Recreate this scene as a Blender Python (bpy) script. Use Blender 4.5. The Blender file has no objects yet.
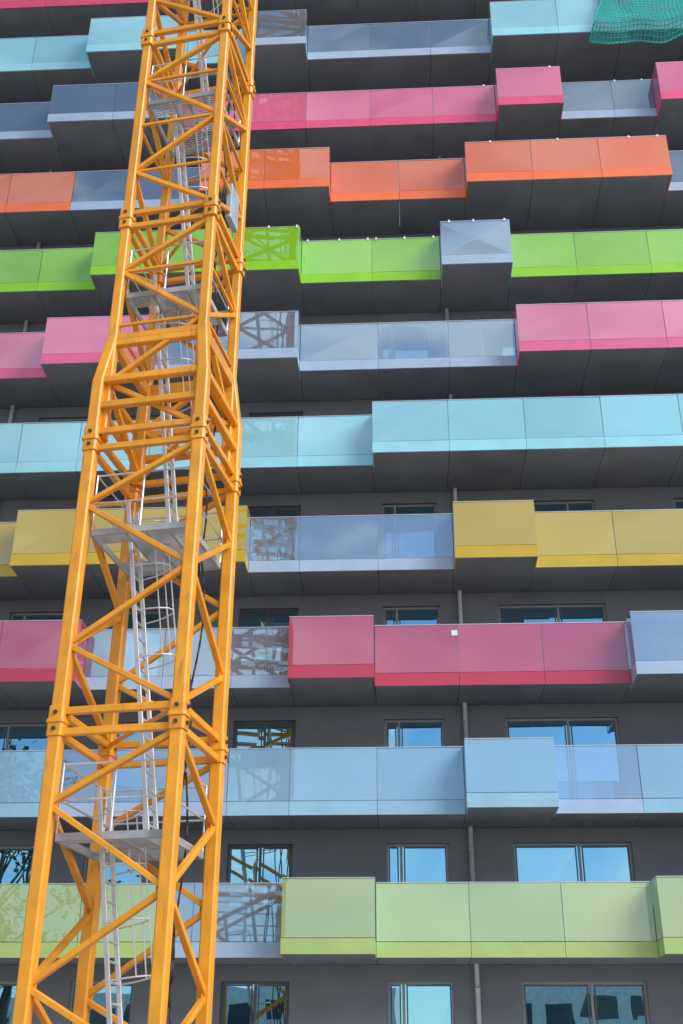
import bpy, bmesh, math, random
from mathutils import Vector, Matrix, noise
random.seed(7)
scene=bpy.context.scene
COL=scene.collection
# ------------------------------------------------------------------ helpers
def link(ob,parent=None):
    COL.objects.link(ob)
    if parent: ob.parent=parent
    return ob
def empty(name,loc=(0,0,0)):
    e=bpy.data.objects.new(name,None); e.location=loc; COL.objects.link(e); return e
class Part:
    def __init__(s,name,mat,parent=None,smooth=False):
        s.name=name; s.mat=mat; s.bm=bmesh.new(); s.parent=parent; s.smooth=smooth
    def box(s,x0,x1,y0,y1,z0,z1,jit=0):
        j=[random.uniform(-jit,jit) for _ in range(4)] if jit else [0]*4
        v=[s.bm.verts.new(p) for p in ((x0,y0+j[0],z0),(x1,y0+j[1],z0),(x1,y1+j[1],z0),(x0,y1+j[0],z0),(x0,y0+j[2],z1),(x1,y0+j[3],z1),(x1,y1+j[3],z1),(x0,y1+j[2],z1))]
        for f in ((0,3,2,1),(4,5,6,7),(0,1,5,4),(1,2,6,5),(2,3,7,6),(3,0,4,7)): s.bm.faces.new([v[i] for i in f])
    def prism(s,p,q,prof,ref=Vector((0,0,1)),k=1.0):
        p=Vector(p);q=Vector(q);d=(q-p).normalized()
        if abs(d.dot(ref))>.98: ref=Vector((1,0,0))
        a=d.cross(ref).normalized(); b=d.cross(a).normalized()
        n=len(prof)
        r0=[s.bm.verts.new(p+a*u+b*w) for u,w in prof]; r1=[s.bm.verts.new(q+a*u*k+b*w*k) for u,w in prof]
        for i in range(n):
            f=s.bm.faces.new((r0[i],r0[(i+1)%n],r1[(i+1)%n],r1[i])); f.smooth=s.smooth
        s.bm.faces.new(r0[::-1]); s.bm.faces.new(r1)
    def beam(s,p,q,w,h=None,ref=Vector((0,0,1))):
        h=h or w; c=min(w,h)*.12; w/=2;h/=2
        s.prism(p,q,[(-w+c,-h),(w-c,-h),(w,-h+c),(w,h-c),(w-c,h),(-w+c,h),(-w,h-c),(-w,-h+c)],ref)
    def tube(s,p,q,r,n=8,k=1.0):
        s.prism(p,q,[(r*math.cos(2*math.pi*i/n),r*math.sin(2*math.pi*i/n)) for i in range(n)],k=k)
    def path(s,pts,r,n=6):
        for a,b in zip(pts[:-1],pts[1:]): s.tube(a,b,r,n)
    def done(s,recalc=True):
        if recalc: bmesh.ops.recalc_face_normals(s.bm,faces=s.bm.faces)
        me=bpy.data.meshes.new(s.name); s.bm.to_mesh(me); s.bm.free(); me.materials.append(s.mat)
        return link(bpy.data.objects.new(s.name,me),s.parent)
def newmat(name):
    m=bpy.data.materials.new(name); m.use_nodes=True; nt=m.node_tree; nt.nodes.clear()
    o=nt.nodes.new('ShaderNodeOutputMaterial'); return m,nt,o
def noise_col(nt,c1,c2,scale,detail=4,stretch=(1,1,1),lo=.35,hi=.65):
    tc=nt.nodes.new('ShaderNodeTexCoord'); mp=nt.nodes.new('ShaderNodeMapping'); mp.inputs['Scale'].default_value=stretch
    n=nt.nodes.new('ShaderNodeTexNoise'); n.inputs['Scale'].default_value=scale; n.inputs['Detail'].default_value=detail
    r=nt.nodes.new('ShaderNodeValToRGB'); r.color_ramp.elements[0].position=lo; r.color_ramp.elements[1].position=hi
    r.color_ramp.elements[0].color=(*c1,1); r.color_ramp.elements[1].color=(*c2,1)
    nt.links.new(tc.outputs['Object'],mp.inputs[0]); nt.links.new(mp.outputs[0],n.inputs['Vector']); nt.links.new(n.outputs[0],r.inputs[0])
    return r.outputs[0],n
def island(nt,col,amt):
    """each separate panel / bar gets a slightly different tone"""
    g=nt.nodes.new('ShaderNodeNewGeometry'); mr=nt.nodes.new('ShaderNodeMapRange'); mr.inputs[3].default_value=1-amt; mr.inputs[4].default_value=1+amt
    h=nt.nodes.new('ShaderNodeHueSaturation'); nt.links.new(g.outputs['Random Per Island'],mr.inputs[0]); nt.links.new(mr.outputs[0],h.inputs['Value']); nt.links.new(col,h.inputs['Color']); return h.outputs[0]
def mul(c,k): return tuple(min(1,x*k) for x in c)
def principled(name,c,rough=.5,metal=0,coat=0,var=.12,scale=3,stretch=(1,1,1),bump=0,spec=.5,isl=0,dirt=0):
    m,nt,o=newmat(name); b=nt.nodes.new('ShaderNodeBsdfPrincipled')
    col,n=noise_col(nt,mul(c,1-var),mul(c,1+var),scale,3,stretch)
    if isl: col=island(nt,col,isl)
    if dirt:
        c2,_=noise_col(nt,(0,0,0),(1,1,1),5,5,(3,3,.5),.60,.78)
        mx=nt.nodes.new('ShaderNodeMixRGB'); mf=nt.nodes.new('ShaderNodeMath'); mf.operation='MULTIPLY'; mf.inputs[1].default_value=dirt
        nt.links.new(c2,mf.inputs[0]); nt.links.new(mf.outputs[0],mx.inputs[0]); nt.links.new(col,mx.inputs[1]); mx.inputs[2].default_value=(c[0]*.35,c[1]*.3,c[2]*.6+.02,1); col=mx.outputs[0]
    nt.links.new(col,b.inputs['Base Color']); b.inputs['Roughness'].default_value=rough; b.inputs['Metallic'].default_value=metal
    b.inputs['Coat Weight'].default_value=coat; b.inputs['Coat Roughness'].default_value=.05; b.inputs['Specular IOR Level'].default_value=spec
    if bump:
        bp=nt.nodes.new('ShaderNodeBump'); bp.inputs['Strength'].default_value=bump; bp.inputs['Distance'].default_value=.01
        nt.links.new(n.outputs[0],bp.inputs['Height']); nt.links.new(bp.outputs[0],b.inputs['Normal'])
    nt.links.new(b.outputs[0],o.inputs[0]); return m
def glassmat(name,c,transp,refl,tint=(1,1,1),rr=.02,var=.08,wav=.0,gt=(.92,.96,1)):
    """laminated glass: coloured interlayer (diffuse) + see-through part + mirror-like surface"""
    m,nt,o=newmat(name)
    col,_=noise_col(nt,mul(c,1-var),mul(c,1+var),.35,2,(1,1,1.5),.3,.7)
    col=island(nt,col,.08)
    d=nt.nodes.new('ShaderNodeBsdfDiffuse'); nt.links.new(col,d.inputs[0])
    t=nt.nodes.new('ShaderNodeBsdfTransparent'); t.inputs[0].default_value=(*tint,1)
    mx=nt.nodes.new('ShaderNodeMixShader'); mx.inputs[0].default_value=transp
    nt.links.new(d.outputs[0],mx.inputs[1]); nt.links.new(t.outputs[0],mx.inputs[2])
    g=nt.nodes.new('ShaderNodeBsdfGlossy'); g.inputs['Roughness'].default_value=rr; g.inputs[0].default_value=(*gt,1)
    lw=nt.nodes.new('ShaderNodeFresnel'); lw.inputs[0].default_value=1.5
    ad=nt.nodes.new('ShaderNodeMath'); ad.operation='ADD'; ad.inputs[1].default_value=refl; nt.links.new(lw.outputs[0],ad.inputs[0]); ad.use_clamp=True
    if wav:
        tc=nt.nodes.new('ShaderNodeTexCoord'); wn=nt.nodes.new('ShaderNodeTexNoise'); wn.inputs['Scale'].default_value=.9; wn.inputs['Detail'].default_value=1
        bp=nt.nodes.new('ShaderNodeBump'); bp.inputs['Strength'].default_value=wav; bp.inputs['Distance'].default_value=.03
        nt.links.new(tc.outputs['Object'],wn.inputs['Vector']); nt.links.new(wn.outputs[0],bp.inputs['Height']); nt.links.new(bp.outputs[0],g.inputs['Normal'])
    m2=nt.nodes.new('ShaderNodeMixShader'); nt.links.new(ad.outputs[0],m2.inputs[0]); nt.links.new(mx.outputs[0],m2.inputs[1]); nt.links.new(g.outputs[0],m2.inputs[2])
    nt.links.new(m2.outputs[0],o.inputs[0]); return m
# ------------------------------------------------------------------ camera (40 mm lens, tilted up)
CAMZ=1.6
Xc=Vector((23341,456.6,1148)).normalized(); Zc=Vector((13,2222,-1148)).normalized(); Yc=Zc.cross(Xc)
R=Matrix((Xc,Yc,Zc))
cam=bpy.data.cameras.new('camera'); co=bpy.data.objects.new('camera',cam); link(co)
co.matrix_world=Matrix.Translation((0,0,CAMZ))@R.to_4x4()
cam.sensor_fit='VERTICAL'; cam.sensor_height=36; cam.lens=36*1148/1024; cam.clip_end=3000; cam.clip_start=.05
scene.camera=co
# ------------------------------------------------------------------ materials
COLS={ # name:(glass colour, fascia colour)
'lime':((.48,.62,.27),(.42,.57,.19)),'sky':((.30,.56,.77),(.30,.54,.71)),'red':((.60,.10,.18),(.54,.05,.11)),
'yellow':((.64,.47,.05),(.58,.41,.03)),'cyan':((.36,.74,.86),(.33,.69,.80)),'pink':((.90,.25,.43),(.76,.14,.30)),
'green':((.30,.70,.04),(.27,.64,.025)),'orange':((1.0,.24,.08),(.93,.19,.07)),'rose':((.90,.18,.34),(.78,.09,.22)),
'aqua':((.36,.74,.86),(.33,.69,.80)),'crimson':((.7,.10,.20),(.7,.06,.15)),'clear':((.50,.68,.95),(.38,.50,.68))}
MG={};MF={}
for n,(g,f) in COLS.items():
    cl=n=='clear'
    MG[n]=glassmat('glass_'+n,g,.77 if cl else .17,.24 if cl else .12,tint=(.92,.97,1.0) if cl else tuple(.35+.65*x for x in g),rr=.008,wav=.03,gt=(.74,.90,1) )
    MF[n]=principled('fascia_'+n,f,.3,var=.05,scale=2,coat=.3,isl=.03)
m_wall=principled('render_wall',(.205,.215,.237),.85,var=.05,scale=1.6,bump=.08,isl=.04)
m_soffit=principled('soffit_concrete',(.225,.235,.255),.8,var=.10,scale=1.2,bump=.12,isl=.06)
m_frame=principled('window_frame',(.34,.35,.37),.45,var=.04)
m_dframe=principled('window_frame_dark',(.12,.125,.13),.45,var=.04)
m_win=glassmat('window_glass',(.02,.03,.04),.75,.66,tint=(.6,.7,.75),rr=.004,wav=.08,gt=(.40,.80,1.0))
m_rail=principled('rail_metal',(.62,.64,.66),.35,metal=.6,var=.05)
m_pipe=principled('zinc_downpipe',(.6,.61,.63),.4,metal=.3,var=.1)
m_int=principled('interior_plaster',(.3,.29,.27),.9,var=.1)
m_curt=principled('curtain_fabric',(.7,.7,.68),.9,var=.12,scale=6,stretch=(6,1,.2))
# ------------------------------------------------------------------ apartment building
bld=empty('apartment_building',(0,25,0))
BASE=4.28; H=2.892; YS=25.0; YP=24.38; YW=26.5; NL=13
rows={
0:[(-14.5,-5.1,'S','lime',[-12.6,-10.7,-8.77,-6.84]),(-5.1,-2.53,'S','clear',[-4.45]),(-2.53,-.62,'P','lime',[]),(-.62,5.08,'S','lime',[1.32,3.23]),(5.08,8.9,'P','lime',[6.95])],
1:[(-13,-7.6,'S','sky',[-11.4,-9.5]),(-7.6,-3.86,'S','clear',[-5.75]),(-3.86,1.33,'S','sky',[-2.49,-.57]),(1.33,3.26,'P','sky',[]),(3.26,5.12,'S','clear',[]),(5.12,9,'S','sky',[7.05])],
2:[(-11.1,-7.35,'P','red',[-9.2]),(-7.35,-2.54,'S','clear',[-5.5,-3.9]),(-2.54,-.6,'P','red',[]),(-.6,5.18,'S','red',[1.32,3.25]),(5.18,9,'P','clear',[7.1])],
3:[(-13,-9.25,'S','yellow',[-11.1]),(-9.25,-3.62,'P','yellow',[-7.4,-5.52]),(-3.62,1.31,'S','clear',[-2.39,-.5]),(1.31,3.24,'P','yellow',[]),(3.24,9,'S','yellow',[5.17,7.1])],
4:[(-13.5,-8.15,'S','cyan',[-11.6,-9.7]),(-8.15,-.6,'S','cyan',[-6.3,-4.4,-2.51]),(-.6,10.7,'P','cyan',[1.29,3.17,5.07,6.98,8.88])],
5:[(-13,-9.25,'S','pink',[-11.1]),(-9.25,-6.4,'P','pink',[-7.3]),(-6.4,-4.4,'S','clear',[]),(-4.4,-2.51,'P','clear',[]),(-2.51,3.18,'S','clear',[-.44,1.43]),(3.18,10.6,'P','pink',[5.0,6.94,8.87])],
6:[(-13.8,-8.25,'S','green',[-11.8,-9.9]),(-8.25,-2.54,'P','green',[-6.3,-4.4]),(-2.54,1.30,'S','green',[-.58]),(1.30,3.2,'P','clear',[]),(3.2,10.7,'S','green',[5.0,6.99,8.9])],
7:[(-13,-9.29,'S','orange',[-11.2]),(-9.29,-5.44,'S','clear',[-7.65]),(-5.44,-1.75,'P','orange',[-3.6]),(-1.75,2.1,'S','orange',[.22]),(2.1,7.78,'P','orange',[3.95,5.85]),(7.78,11.5,'S','clear',[9.6])],
8:[(-13.8,-10.15,'S','clear',[-12]),(-10.15,-6.2,'P','clear',[-8.2]),(-6.2,3.14,'S','rose',[-4.3,-2.52,-.6,1.28]),(3.14,5.03,'P','rose',[]),(5.03,7.82,'S','clear',[6.6]),(7.82,11.5,'P','rose',[9.6])],
9:[(-13.1,-9.3,'S','aqua',[-11.2]),(-9.3,-6.3,'P','aqua',[-7.5]),(-6.3,-4.4,'S','aqua',[]),(-4.4,-2.52,'P','clear',[]),(-2.52,3.12,'S','clear',[-.61,1.28]),(3.12,10.5,'P','aqua',[5.12,7.04,8.95])],
10:[(-13,-5,'S','crimson',[-11.1,-9.2,-7.1]),(-5,-1,'S','clear',[-3]),(-1,2.8,'P','crimson',[.9]),(2.8,10.5,'S','crimson',[4.7,6.6,8.5])],
11:[(-13,-3,'S','cyan',[-11,-9,-7,-5]),(-3,2.8,'P','clear',[-1,.9]),(2.8,10.5,'S','cyan',[4.7,6.6,8.5])],
}
mainc=['lime','sky','red','yellow','cyan','pink','green','orange','rose','aqua','crimson','cyan']
XL,XR=-24.0,20.0
for k,segs in rows.items():
    i=0
    while segs[0][0]>XL+.5:
        x1=segs[0][0]; x0=max(XL,x1-3.84); i+=1
        segs.insert(0,(x0,x1,'SP'[(k+i)%2],mainc[k] if (k+i)%3 else 'clear',[(x0+x1)/2]))
    while segs[-1][1]<XR-.5:
        x0=segs[-1][1]; x1=min(XR,x0+3.84); i+=1
        segs.append((x0,x1,'SP'[(k+i)%2],mainc[k] if (k+i)%3 else 'clear',[(x0+x1)/2]))
glass={n:Part('balcony_glass_'+n,MG[n],bld) for n in COLS}
fascia={n:Part('balcony_fascia_'+n,MF[n],bld) for n in COLS}
slab=Part('balcony_slabs',m_soffit,bld); rail=Part('handrails_and_posts',m_rail,bld); clips=Part('glass_clips',principled('clip_white',(.8,.8,.8),.4),bld)
G=.008
for k,segs in rows.items():
    b=BASE+H*k
    for (x0,x1,t,c,div) in segs:
        yf=YP if t=='P' else YS
        fz=b+.30; gz=b+.315; tz=b+1.46
        F=fascia[c]; Gp=glass[c]
        e=.006
        xs=[x0]+div+[x1]
        for a,d in zip(xs[:-1],xs[1:]):
            F.box(a+.004,d-.004,yf,yf+.04,b,fz,.0015)
            Gp.box(a+G,d-G,yf+.010,yf+.028,gz,tz,.007)
            slab.box(a+e,d-e,yf+.045,YW-.003,b+.018,b+.296)
            if a>x0+.1: rail.box(a-.018,a+.018,yf+.045,yf+.085,gz,tz-.02)
            if k==6 and -4.5<a<3 :
                n=2
                for j in range(n+1):
                    xx=a+.15+(d-a-.3)*j/n+random.uniform(-.08,.08)
                    clips.box(xx,xx+.05,yf-.012,yf+.05,tz-.03,tz+.06)
        if k in(7,8):
            for xx in (2.8,4.7,6.7,7.5): 
                if x0<xx<x1: clips.box(xx,xx+.05,yf-.012,yf+.05,tz-.03,tz+.05)
        rail.box(x0+.004,x1-.004,yf+.002,yf+.036,tz+.008,tz+.026)
        if t=='P':
            for xx,sg in ((x0,1),(x1,-1)):
                a,d=sorted((xx+sg*.004,xx+sg*.03))
                F.box(a,d,yf+.044,YS+.4,b,fz)
                Gp.box(a,d,yf+.04,YS+.35,gz,tz)
                rail.box(a,d,yf+.04,YS+.35,tz+.008,tz+.026)
for p in list(glass.values())+list(fascia.values())+[slab,rail,clips]: p.done()
# walls & windows
wins=[(-22.5,-21,0),(-20.2,-17.6,1),(-13.3,-11.9,0),(-9.85,-8.38,0),(-7.3,-5.9,0),(-4.02,-2.53,2),(-.42,1.0,0),(2.43,5.07,1),(7.08,9.75,1),(12,13.4,0),(15.5,18.1,1)]
wall=Part('outer_walls',m_wall,bld); fr=Part('window_frames',m_frame,bld); frd=Part('window_frames_dark',m_dframe,bld); wg=Part('window_panes',m_win,bld)
inner=Part('interior_rooms',m_int,bld); cur=Part('curtains',m_curt,bld)
for k in range(-1,12):
    b=BASE+H*k; z0=b+.3; z1=b+H+.012
    if k==-1: z0=0
    wt=b+2.58; wb=z0+.04 if k>=0 else .5
    xs=XL
    for wi,(a,d,ty) in enumerate(wins):
        if k in(3,) and ty==1 and a>2 and a<3: a=3.5
        wall.box(xs,a,YW,YW+.3,z0,z1)
        wall.box(a,d,YW,YW+.3,wt,z1); wall.box(a,d,YW,YW+.3,z0-.001,wb)
        xs=d
        y0=YW+.10;y1=YW+.16
        if ty==1: sp=[a,a+(d-a)*.56,d]
        elif ty==0: sp=[a,a+(d-a)*.24,d]
        else: sp=[a,a+(d-a)*.5,d]
        P=frd if ty==2 else fr
        fw=.055
        P.box(a,d,y0,y1,wt-fw,wt); P.box(a,d,y0,y1,wb,wb+fw)
        for s_ in sp:
            u=min(max(s_-fw/2,a),d-fw); P.box(u,u+fw,y0-.002,y1+.002,wb+fw,wt-fw)
        for s0,s1 in zip(sp[:-1],sp[1:]):
            frd.box(s0+.06,s0+.09,y0+.02,y1-.005,wb+fw+.004,wt-fw-.004); frd.box(s1-.09,s1-.06,y0+.02,y1-.005,wb+fw+.004,wt-fw-.004)
            frd.box(s0+.092,s1-.092,y0+.021,y1-.006,wt-fw-.036,wt-fw-.005)
            wg.box(s0+.03,s1-.03,y0+.034,y0+.042,wb+fw,wt-fw,.010)
            if random.random()<.3:
                w_=(s1-s0)*random.uniform(.25,.95)
                n=int(w_/.06)+1
                for j in range(n): cur.box(s0+.03+j*.06,s0+.03+j*.06+.06,YW+.42+.02*(j%2),YW+.45+.02*(j%2),wb+random.choice([0,.02]),wt-.05)
    wall.box(xs,XR,YW,YW+.3,z0,z1)
    inner.box(XL,XR,YW+.3,YW+5,z0-.31 if k>=0 else 0,z0-.02 if k>=0 else .02)
    for xx in (-24,-15.5,-8,-4.6,1.6,6,11,20): inner.box(xx-.08,xx+.08,YW+.3,YW+5,z0,z1-.3)
inner.box(XL,XR,YW+5,YW+5.2,0,BASE+H*12)
for p in (fr,frd,wg,inner,cur): p.done()
wall.box(XL-.3,XL,YW,YW+14,0,BASE+H*12+.6); wall.box(XR,XR+.3,YW,YW+14,0,BASE+H*12+.6)
wall.box(XL,XR,YW+13.7,YW+14,0,BASE+H*12+.6); wall.box(XL,XR,YW,YW+.3,BASE+H*12+.012,BASE+H*12+.6)
wall.box(XL,XR,YW+.3,YW+13.7,BASE+H*12,BASE+H*12+.25)
wall.done()
pipe=Part('downpipes',m_pipe,bld,True)
for xx in (1.49,-10.6,11.2):
    pipe.tube((xx,YW-.11,0),(xx,YW-.11,BASE+H*12),.055,14)
    for k in range(0,12): pipe.tube((xx,YW-.11,BASE+H*k-.5),(xx,YW-.11,BASE+H*k-.44),.066,14)
pipe.done()
stk=Part('paper_notice',principled('paper',(.8,.8,.78),.8),bld); b=BASE+H*2; stk.box(1.18,1.32,YS-.006,YS+.0,b+1.2,b+1.33); stk.done()
# ------------------------------------------------------------------ tower crane
crane=empty('tower_crane',(-3.41,17,0))
m_yel=principled('crane_paint',(.84,.34,.016),.42,var=.10,scale=2.2,coat=.15,bump=.05,isl=.10,dirt=.6)
m_alu=principled('ladder_aluminium',(.66,.68,.70),.4,metal=.4,var=.1)
m_grate=principled('grating_steel',(.42,.44,.46),.5,metal=.3,var=.15)
m_cable=principled('rubber_cable',(.03,.03,.035),.5)
m_bolt=principled('bolt_steel',(.12,.08,.05),.5,metal=.6)
al=math.radians(9); B0=Vector((-3.43,17,0)); U=Vector((-math.cos(al),math.sin(al),0)); V=Vector((math.sin(al),math.cos(al),0))
CEN=B0+U*1+V*1
def P3(u,v,z,s=2.0): # u,v in -1..1 about mast axis
    return CEN+U*(u*s/2)+V*(v*s/2)+Vector((0,0,z))
corners=[(-1,-1),(1,-1),(1,1),(-1,1)] # B,A,D,C
Y=Part('mast_legs',m_yel,crane); D_=Part('mast_bracing',m_yel,crane); J=Part('joint_sleeves',m_yel,crane); Bo=Part('bolts',m_bolt,crane)
Z0=.18+CAMZ; SH=5.15
joints=[Z0+SH*i for i in range(-1,9)]
ZT=11.75+CAMZ; ZU=12.75+CAMZ; S1=2.0; S2=1.76
TOP=Z0+SH*8
for (u,v) in corners:
    zz=[.3]+[j for j in joints if .3<j<ZT]+[ZT]
    for a,b in zip(zz[:-1],zz[1:]): Y.beam(P3(u,v,a,S1),P3(u,v,b,S1),.215,ref=V)
    Y.beam(P3(u,v,ZT-.02,S1),P3(u,v,ZU,S2),.20,ref=V)
    zz=[ZT-1.2]+[j for j in joints if ZT<j<TOP-.1]+[TOP]
    for a,b in zip(zz[:-1],zz[1:]): Y.beam(P3(u,v,a,S2),P3(u,v,b,S2),.18,ref=V)
def side(z): return S1 if z<ZT else S2
faces=[(0,1),(1,2),(2,3),(3,0)]
for i,z in enumerate(joints):
    if z<0 or z>TOP: continue
    s=side(z)
    for (u,v) in corners:
        c=P3(u,v,z,s); J.beam(c-Vector((0,0,.24)),c+Vector((0,0,.24)),.26,ref=V)
        J.beam(c-Vector((0,0,.03)),c+Vector((0,0,.03)),.30,ref=V)
        for dz in(-.13,.13):
            for ax in (U,V):
                for sg in(-1,1): Bo.tube(c+Vector((0,0,dz))+ax*sg*.12,c+Vector((0,0,dz))+ax*sg*.158,.034,8)
    for a,b_ in faces:
        for dz in(-.17,.17):
            D_.beam(P3(*corners[a],z+dz,s),P3(*corners[b_],z+dz,s),.10,.12)
    D_.beam(P3(-1,-1,z+.17,s),P3(1,1,z+.17,s),.06)
for z,z2 in zip(joints[:-1],joints[1:]):
    for fi,(a,b_) in enumerate(faces):
        ca,cb=corners[a],corners[b_]
        if fi%2: ca,cb=cb,ca
        if fi==2: ca,cb=cb,ca
        for q in range(4):
            za=z+SH*q/4; zb=z+SH*(q+1)/4
            za_=za+(.22 if q==0 else .0); zb_=zb-(.22 if q==3 else .0)
            if zb_<.4: continue
            if za_<.4: za_=.4
            s=S1 if zb_<ZT else S2
            if za_<ZT<zb_: s=S2
            p,q_=(ca,cb) if q%2==0 else (cb,ca)
            pa,pb=P3(*p,za_,s),P3(*q_,zb_,s)
            D_.beam(pa,pb,.105,.09)
            ax=(pb-pa); ax.z=0; ax.normalize(); zz=Vector((0,0,1))
            for pt,sg in((pa,1),(pb,-1)):
                if q in(1,2): J.beam(pt+ax*sg*.08-zz*.13,pt+ax*sg*.08+zz*.13,.16,.02,ref=ax.cross(zz))
    if z2>ZT:
        for f in(.25,.5,.75):
            zz=z+SH*f
            if zz>ZT:
                for a,b_ in (faces if f==.5 else (faces[0],faces[3])): D_.beam(P3(*corners[a],zz,S2),P3(*corners[b_],zz,S2),.06)
for zz,s in ((ZT,S1),(ZT-.55,S1),(ZU,S2),(ZU-.12,S2)):
    for a,b_ in faces: D_.beam(P3(*corners[a],zz,s),P3(*corners[b_],zz,s),.13,.14)
for p in(Y,D_,J,Bo): p.done()
# platforms, ladders
PL=Part('platform_gratings',m_grate,crane); RL=Part('platform_guardrails',m_alu,crane); LD=Part('ladders',m_alu,crane)
plat=[3.58+CAMZ+5.13*i for i in range(0,7)]
for i,z in enumerate(plat):
    s=side(z)*.9
    n=26
    for j in range(n):
        v=-.95+1.9*j/(n-1)
        u1=.95 if abs(v)>.42 else .3
        PL.beam(P3(-.95,v,z,s),P3(u1,v,z,s),.012,.035)
    for u in (-.95,-.55,-.1,.3): PL.beam(P3(u,-.97,z-.02,s),P3(u,.97,z-.02,s),.05,.06)
    for a,b_ in ((( -.97,-.97),(.97,-.97)),((.97,-.97),(.97,.97)),((.97,.97),(-.97,.97)),((-.97,.97),(-.97,-.97))):
        PL.beam(P3(*a,z-.01,s),P3(*b_,z-.01,s),.04,.12)
        for hz in(.55,1.1): RL.tube(P3(*a,z+hz,s),P3(*b_,z+hz,s),.017,6)
    for c in ((-.97,-.97),(.97,-.97),(.97,.97),(-.97,.97),(0,-.97),(0,.97)): RL.tube(P3(*c,z,s),P3(*c,z+1.12,s),.018,6)
fl=[(.3,plat[0])]+list(zip(plat[:-1],plat[1:]))
for za,zb in fl:
    s=side(zb)
    a=P3(-.35,0,za,s); b_=P3(.55,0,zb+.9,s)
    hv=V*.21
    for sg in(-1,1): LD.beam(a+hv*sg,b_+hv*sg,.075,.04,ref=V)
    L=(b_-a).length; n=int(L/.28)
    for j in range(1,n):
        c=a.lerp(b_,j/n); LD.tube(c-hv,c+hv,.021,6)
    dirn=(b_-a).normalized(); nrm=dirn.cross(V).normalized()
    if nrm.dot(U)>0: nrm=-nrm
    hoops=[]
    for j in range(4):
        c=a.lerp(b_,.50+.42*j/3); pp=[]
        for q in range(9):
            th=math.pi*q/8; pp.append(c+V*.3*math.cos(th)+nrm*.62*math.sin(th))
        RL.path(pp,.014,5); hoops.append(pp)
    for q in(2,4,6):
        for h0,h1 in zip(hoops[:-1],hoops[1:]): RL.tube(h0[q],h1[q],.012,5)
for p in(PL,RL,LD): p.done()
CB=Part('power_cables',m_cable,crane,True)
for du,ph in ((-.62,0),(-.55,1.7),(-.7,3)):
    pts=[]
    for i in range(0,120):
        z=.5+i*.34
        if z>TOP: break
        pts.append(P3(du+.09*math.sin(i*.55+ph),.5+.08*math.cos(i*.4+ph),z,1.9))
    CB.path(pts,.018,6)
CB.done()
EB=Part('junction_box',principled('box_grey',(.35,.42,.5),.5),crane); c=P3(-1,.35,16.7+CAMZ,S2); EB.beam(c-Vector((0,0,.45)),c+Vector((0,0,.45)),.5,.12,ref=U); EB.done()
bs=Part('concrete_foundation',principled('foundation_concrete',(.35,.34,.32),.9),crane); c=CEN; bs.box(c.x-2.2,c.x+2.2,c.y-2.2,c.y+2.2,0.004,.35); bs.done()
for e_ in (bld,crane):
    for ch in e_.children: ch.matrix_parent_inverse=Matrix.Translation(-e_.location)
# ------------------------------------------------------------------ safety net
m,nt,o=newmat('net_fabric')
d=nt.nodes.new('ShaderNodeBsdfDiffuse'); d.inputs[0].default_value=(.03,.50,.45,1); t=nt.nodes.new('ShaderNodeBsdfTransparent'); mx=nt.nodes.new('ShaderNodeMixShader')
tc=nt.nodes.new('ShaderNodeTexCoord'); n1=nt.nodes.new('ShaderNodeTexNoise'); n1.inputs['Scale'].default_value=2.2; n1.inputs['Detail'].default_value=3
mr=nt.nodes.new('ShaderNodeMapRange'); mr.inputs[1].default_value=.35; mr.inputs[2].default_value=.65; mr.inputs[3].default_value=.45; mr.inputs[4].default_value=.9
nt.links.new(tc.outputs['Object'],n1.inputs[0]); nt.links.new(n1.outputs[0],mr.inputs[0]); nt.links.new(mr.outputs[0],mx.inputs[0]); nt.links.new(d.outputs[0],mx.inputs[1]); nt.links.new(t.outputs[0],mx.inputs[2]); nt.links.new(mx.outputs[0],o.inputs[0])
m_netwire=principled('net_cord',(.02,.42,.37),.8)
net=empty('safety_net',(8,23.9,31))
nx,nz=56,40
def netp(i,j):
    fx=i/nx; fz=j/nz
    x=6.0+6.5*fx; top=BASE+H*10+1.2
    bot=BASE+H*9-.42-.16*math.sin(fx*9)-.10*math.sin(fx*23)
    if fx<.12: x+=.5*math.sin(fz*math.pi*.9)*(1-fx*8)
    z=bot+(top-bot)*fz
    y=24.22+.10*noise.noise(Vector((x*1.3,z*1.1,0)))-.22*math.exp(-((fz-.1)/.12)**2)+.9*max(0,.10-fz)*3
    x+=.06*noise.noise(Vector((x*2,z*2,5)))
    return Vector((x,y,z))
bm=bmesh.new(); g=[[bm.verts.new(netp(i,j)) for j in range(nz+1)] for i in range(nx+1)]
for i in range(nx):
    for j in range(nz): f=bm.faces.new((g[i][j],g[i+1][j],g[i+1][j+1],g[i][j+1])); f.smooth=True
me=bpy.data.meshes.new('net_sheet'); bm.to_mesh(me); me.materials.append(m); ob=link(bpy.data.objects.new('net_sheet',me),net)
ob2=link(bpy.data.objects.new('net_cords',me.copy()),net); ob2.data.materials.clear(); ob2.data.materials.append(m_netwire)
wf=ob2.modifiers.new('w','WIREFRAME'); wf.thickness=.024; wf.use_replace=True
bm.free()
rp=Part('net_rope',m_netwire,net,True); rp.path([netp(i,0) for i in range(nx+1)],.03,6); rp.path([netp(0,j) for j in range(nz+1)],.025,6); rp.done()
for ch in net.children: ch.matrix_parent_inverse=Matrix.Translation(-net.location)
# ------------------------------------------------------------------ ground
gp=Part('ground',principled('gravel_ground',(.42,.41,.38),.95,var=.2,scale=.6,bump=.3)); gp.bm.faces.new([gp.bm.verts.new(p) for p in((-900,-900,0),(900,-900,0),(900,900,0),(-900,900,0))]); gp.done()
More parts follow.
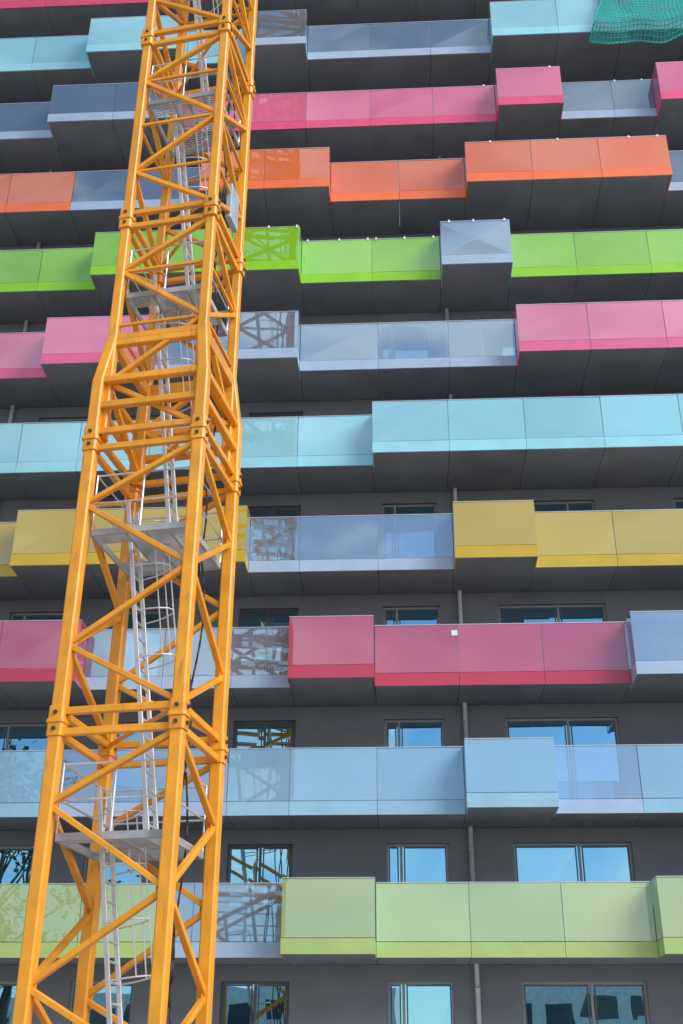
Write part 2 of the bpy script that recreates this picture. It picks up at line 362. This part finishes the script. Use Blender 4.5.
# building across the street (mirrored in the windows)
off=empty('office_building',(0,-38,0)); wl=Part('walls',principled('white_render',(.62,.62,.6),.8),off); wi=Part('window_bands',principled('band_glass',(.05,.06,.07),.1),off)
wl.box(-30,-4,-50,-38,0,9); wl.box(6,26,-52,-40,0,11)
for f in range(3):
    for q in range(8): 
        wi.box(-29+q*3.1,-27+q*3.1,-38.02,-37.98,1+f*2.7,2.5+f*2.7)
        if q<6: wi.box(7+q*3.1,9+q*3.1,-40.02,-39.98,1+f*3.2,2.6+f*3.2)
wl.done();wi.done()
for ch in off.children: ch.matrix_parent_inverse=Matrix.Translation(-off.location)
# tree across the street (mirrored in the left-hand glass)
tree=empty('street_tree',(-21,-10,0))
tk=Part('trunk',principled('bark',(.09,.065,.045),.9,var=.3,scale=6),tree,True); lf=Part('leaves',principled('foliage',(.06,.10,.03),.6,var=.4,scale=1.2,isl=.4),tree)
T0=Vector((-21,-10,0)); tk.tube(T0,T0+Vector((.2,0,7)),.35,10,.7); tk.tube(T0+Vector((.2,0,7)),T0+Vector((.1,.2,15)),.24,8,.3)
for i in range(34):
    h=random.uniform(5,17); th=random.uniform(0,6.28); r=random.uniform(1.5,5.2)*math.sin(math.pi*min(1,(h-3)/16.5))**.6
    tip=T0+Vector((math.cos(th)*r,math.sin(th)*r,h+1.2)); tk.tube(T0+Vector((.15,.1,max(4,h-2))),tip,.09,5,.3)
    for j in range(120):
        c=tip+Vector((random.gauss(0,.75),random.gauss(0,.75),random.gauss(0,.55)))
        a=Vector((random.uniform(-1,1),random.uniform(-1,1),random.uniform(-1,1))).normalized(); b=a.orthogonal().normalized(); s_=random.uniform(.12,.24)
        lf.bm.faces.new([lf.bm.verts.new(c+a*s_*x+b*s_*.6*y) for x,y in((-1,0),(0,-1),(1,0),(0,1))])
tk.done(); lf.done(False)
for ch in tree.children: ch.matrix_parent_inverse=Matrix.Translation(-tree.location)
# ------------------------------------------------------------------ light
EL,AZ=38,125   # azimuth clockwise from +Y
sd=Vector((math.sin(math.radians(AZ))*math.cos(math.radians(EL)),math.cos(math.radians(AZ))*math.cos(math.radians(EL)),math.sin(math.radians(EL))))
sun=bpy.data.lights.new('sun','SUN'); sun.energy=3.2; sun.angle=math.radians(35); sun.color=(1,.965,.92)
so=link(bpy.data.objects.new('sun',sun)); so.rotation_euler=sd.to_track_quat('Z','Y').to_euler()
wd=bpy.data.worlds.new('World'); scene.world=wd; wd.use_nodes=True; nt=wd.node_tree; nt.nodes.clear()
sk=nt.nodes.new('ShaderNodeTexSky'); sk.sky_type='NISHITA'; sk.sun_disc=False; sk.sun_elevation=math.radians(EL); sk.sun_rotation=math.radians(AZ); sk.dust_density=.3
# broken cloud over the blue
tc=nt.nodes.new('ShaderNodeTexCoord'); mp=nt.nodes.new('ShaderNodeMapping'); mp.inputs['Scale'].default_value=(1,1,2.2); mp.inputs['Location'].default_value=(.3,.7,.2)
cn=nt.nodes.new('ShaderNodeTexNoise'); cn.inputs['Scale'].default_value=3.6; cn.inputs['Detail'].default_value=5; cn.inputs['Roughness'].default_value=.55
cr=nt.nodes.new('ShaderNodeMapRange'); cr.inputs[1].default_value=.45; cr.inputs[2].default_value=.60; cr.inputs[3].default_value=0; cr.inputs[4].default_value=.85
cm=nt.nodes.new('ShaderNodeMixRGB'); cm.inputs[2].default_value=(6.8,7.0,7.3,1)
nt.links.new(tc.outputs['Generated'],mp.inputs[0]); nt.links.new(mp.outputs[0],cn.inputs['Vector']); nt.links.new(cn.outputs[0],cr.inputs[0]); nt.links.new(cr.outputs[0],cm.inputs[0]); nt.links.new(sk.outputs[0],cm.inputs[1])
bg=nt.nodes.new('ShaderNodeBackground'); bg.inputs[1].default_value=.15; wo=nt.nodes.new('ShaderNodeOutputWorld')
nt.links.new(cm.outputs[0],bg.inputs[0]); nt.links.new(bg.outputs[0],wo.inputs[0])
scene.view_settings.view_transform='Standard'; scene.view_settings.look='None'; scene.view_settings.exposure=0
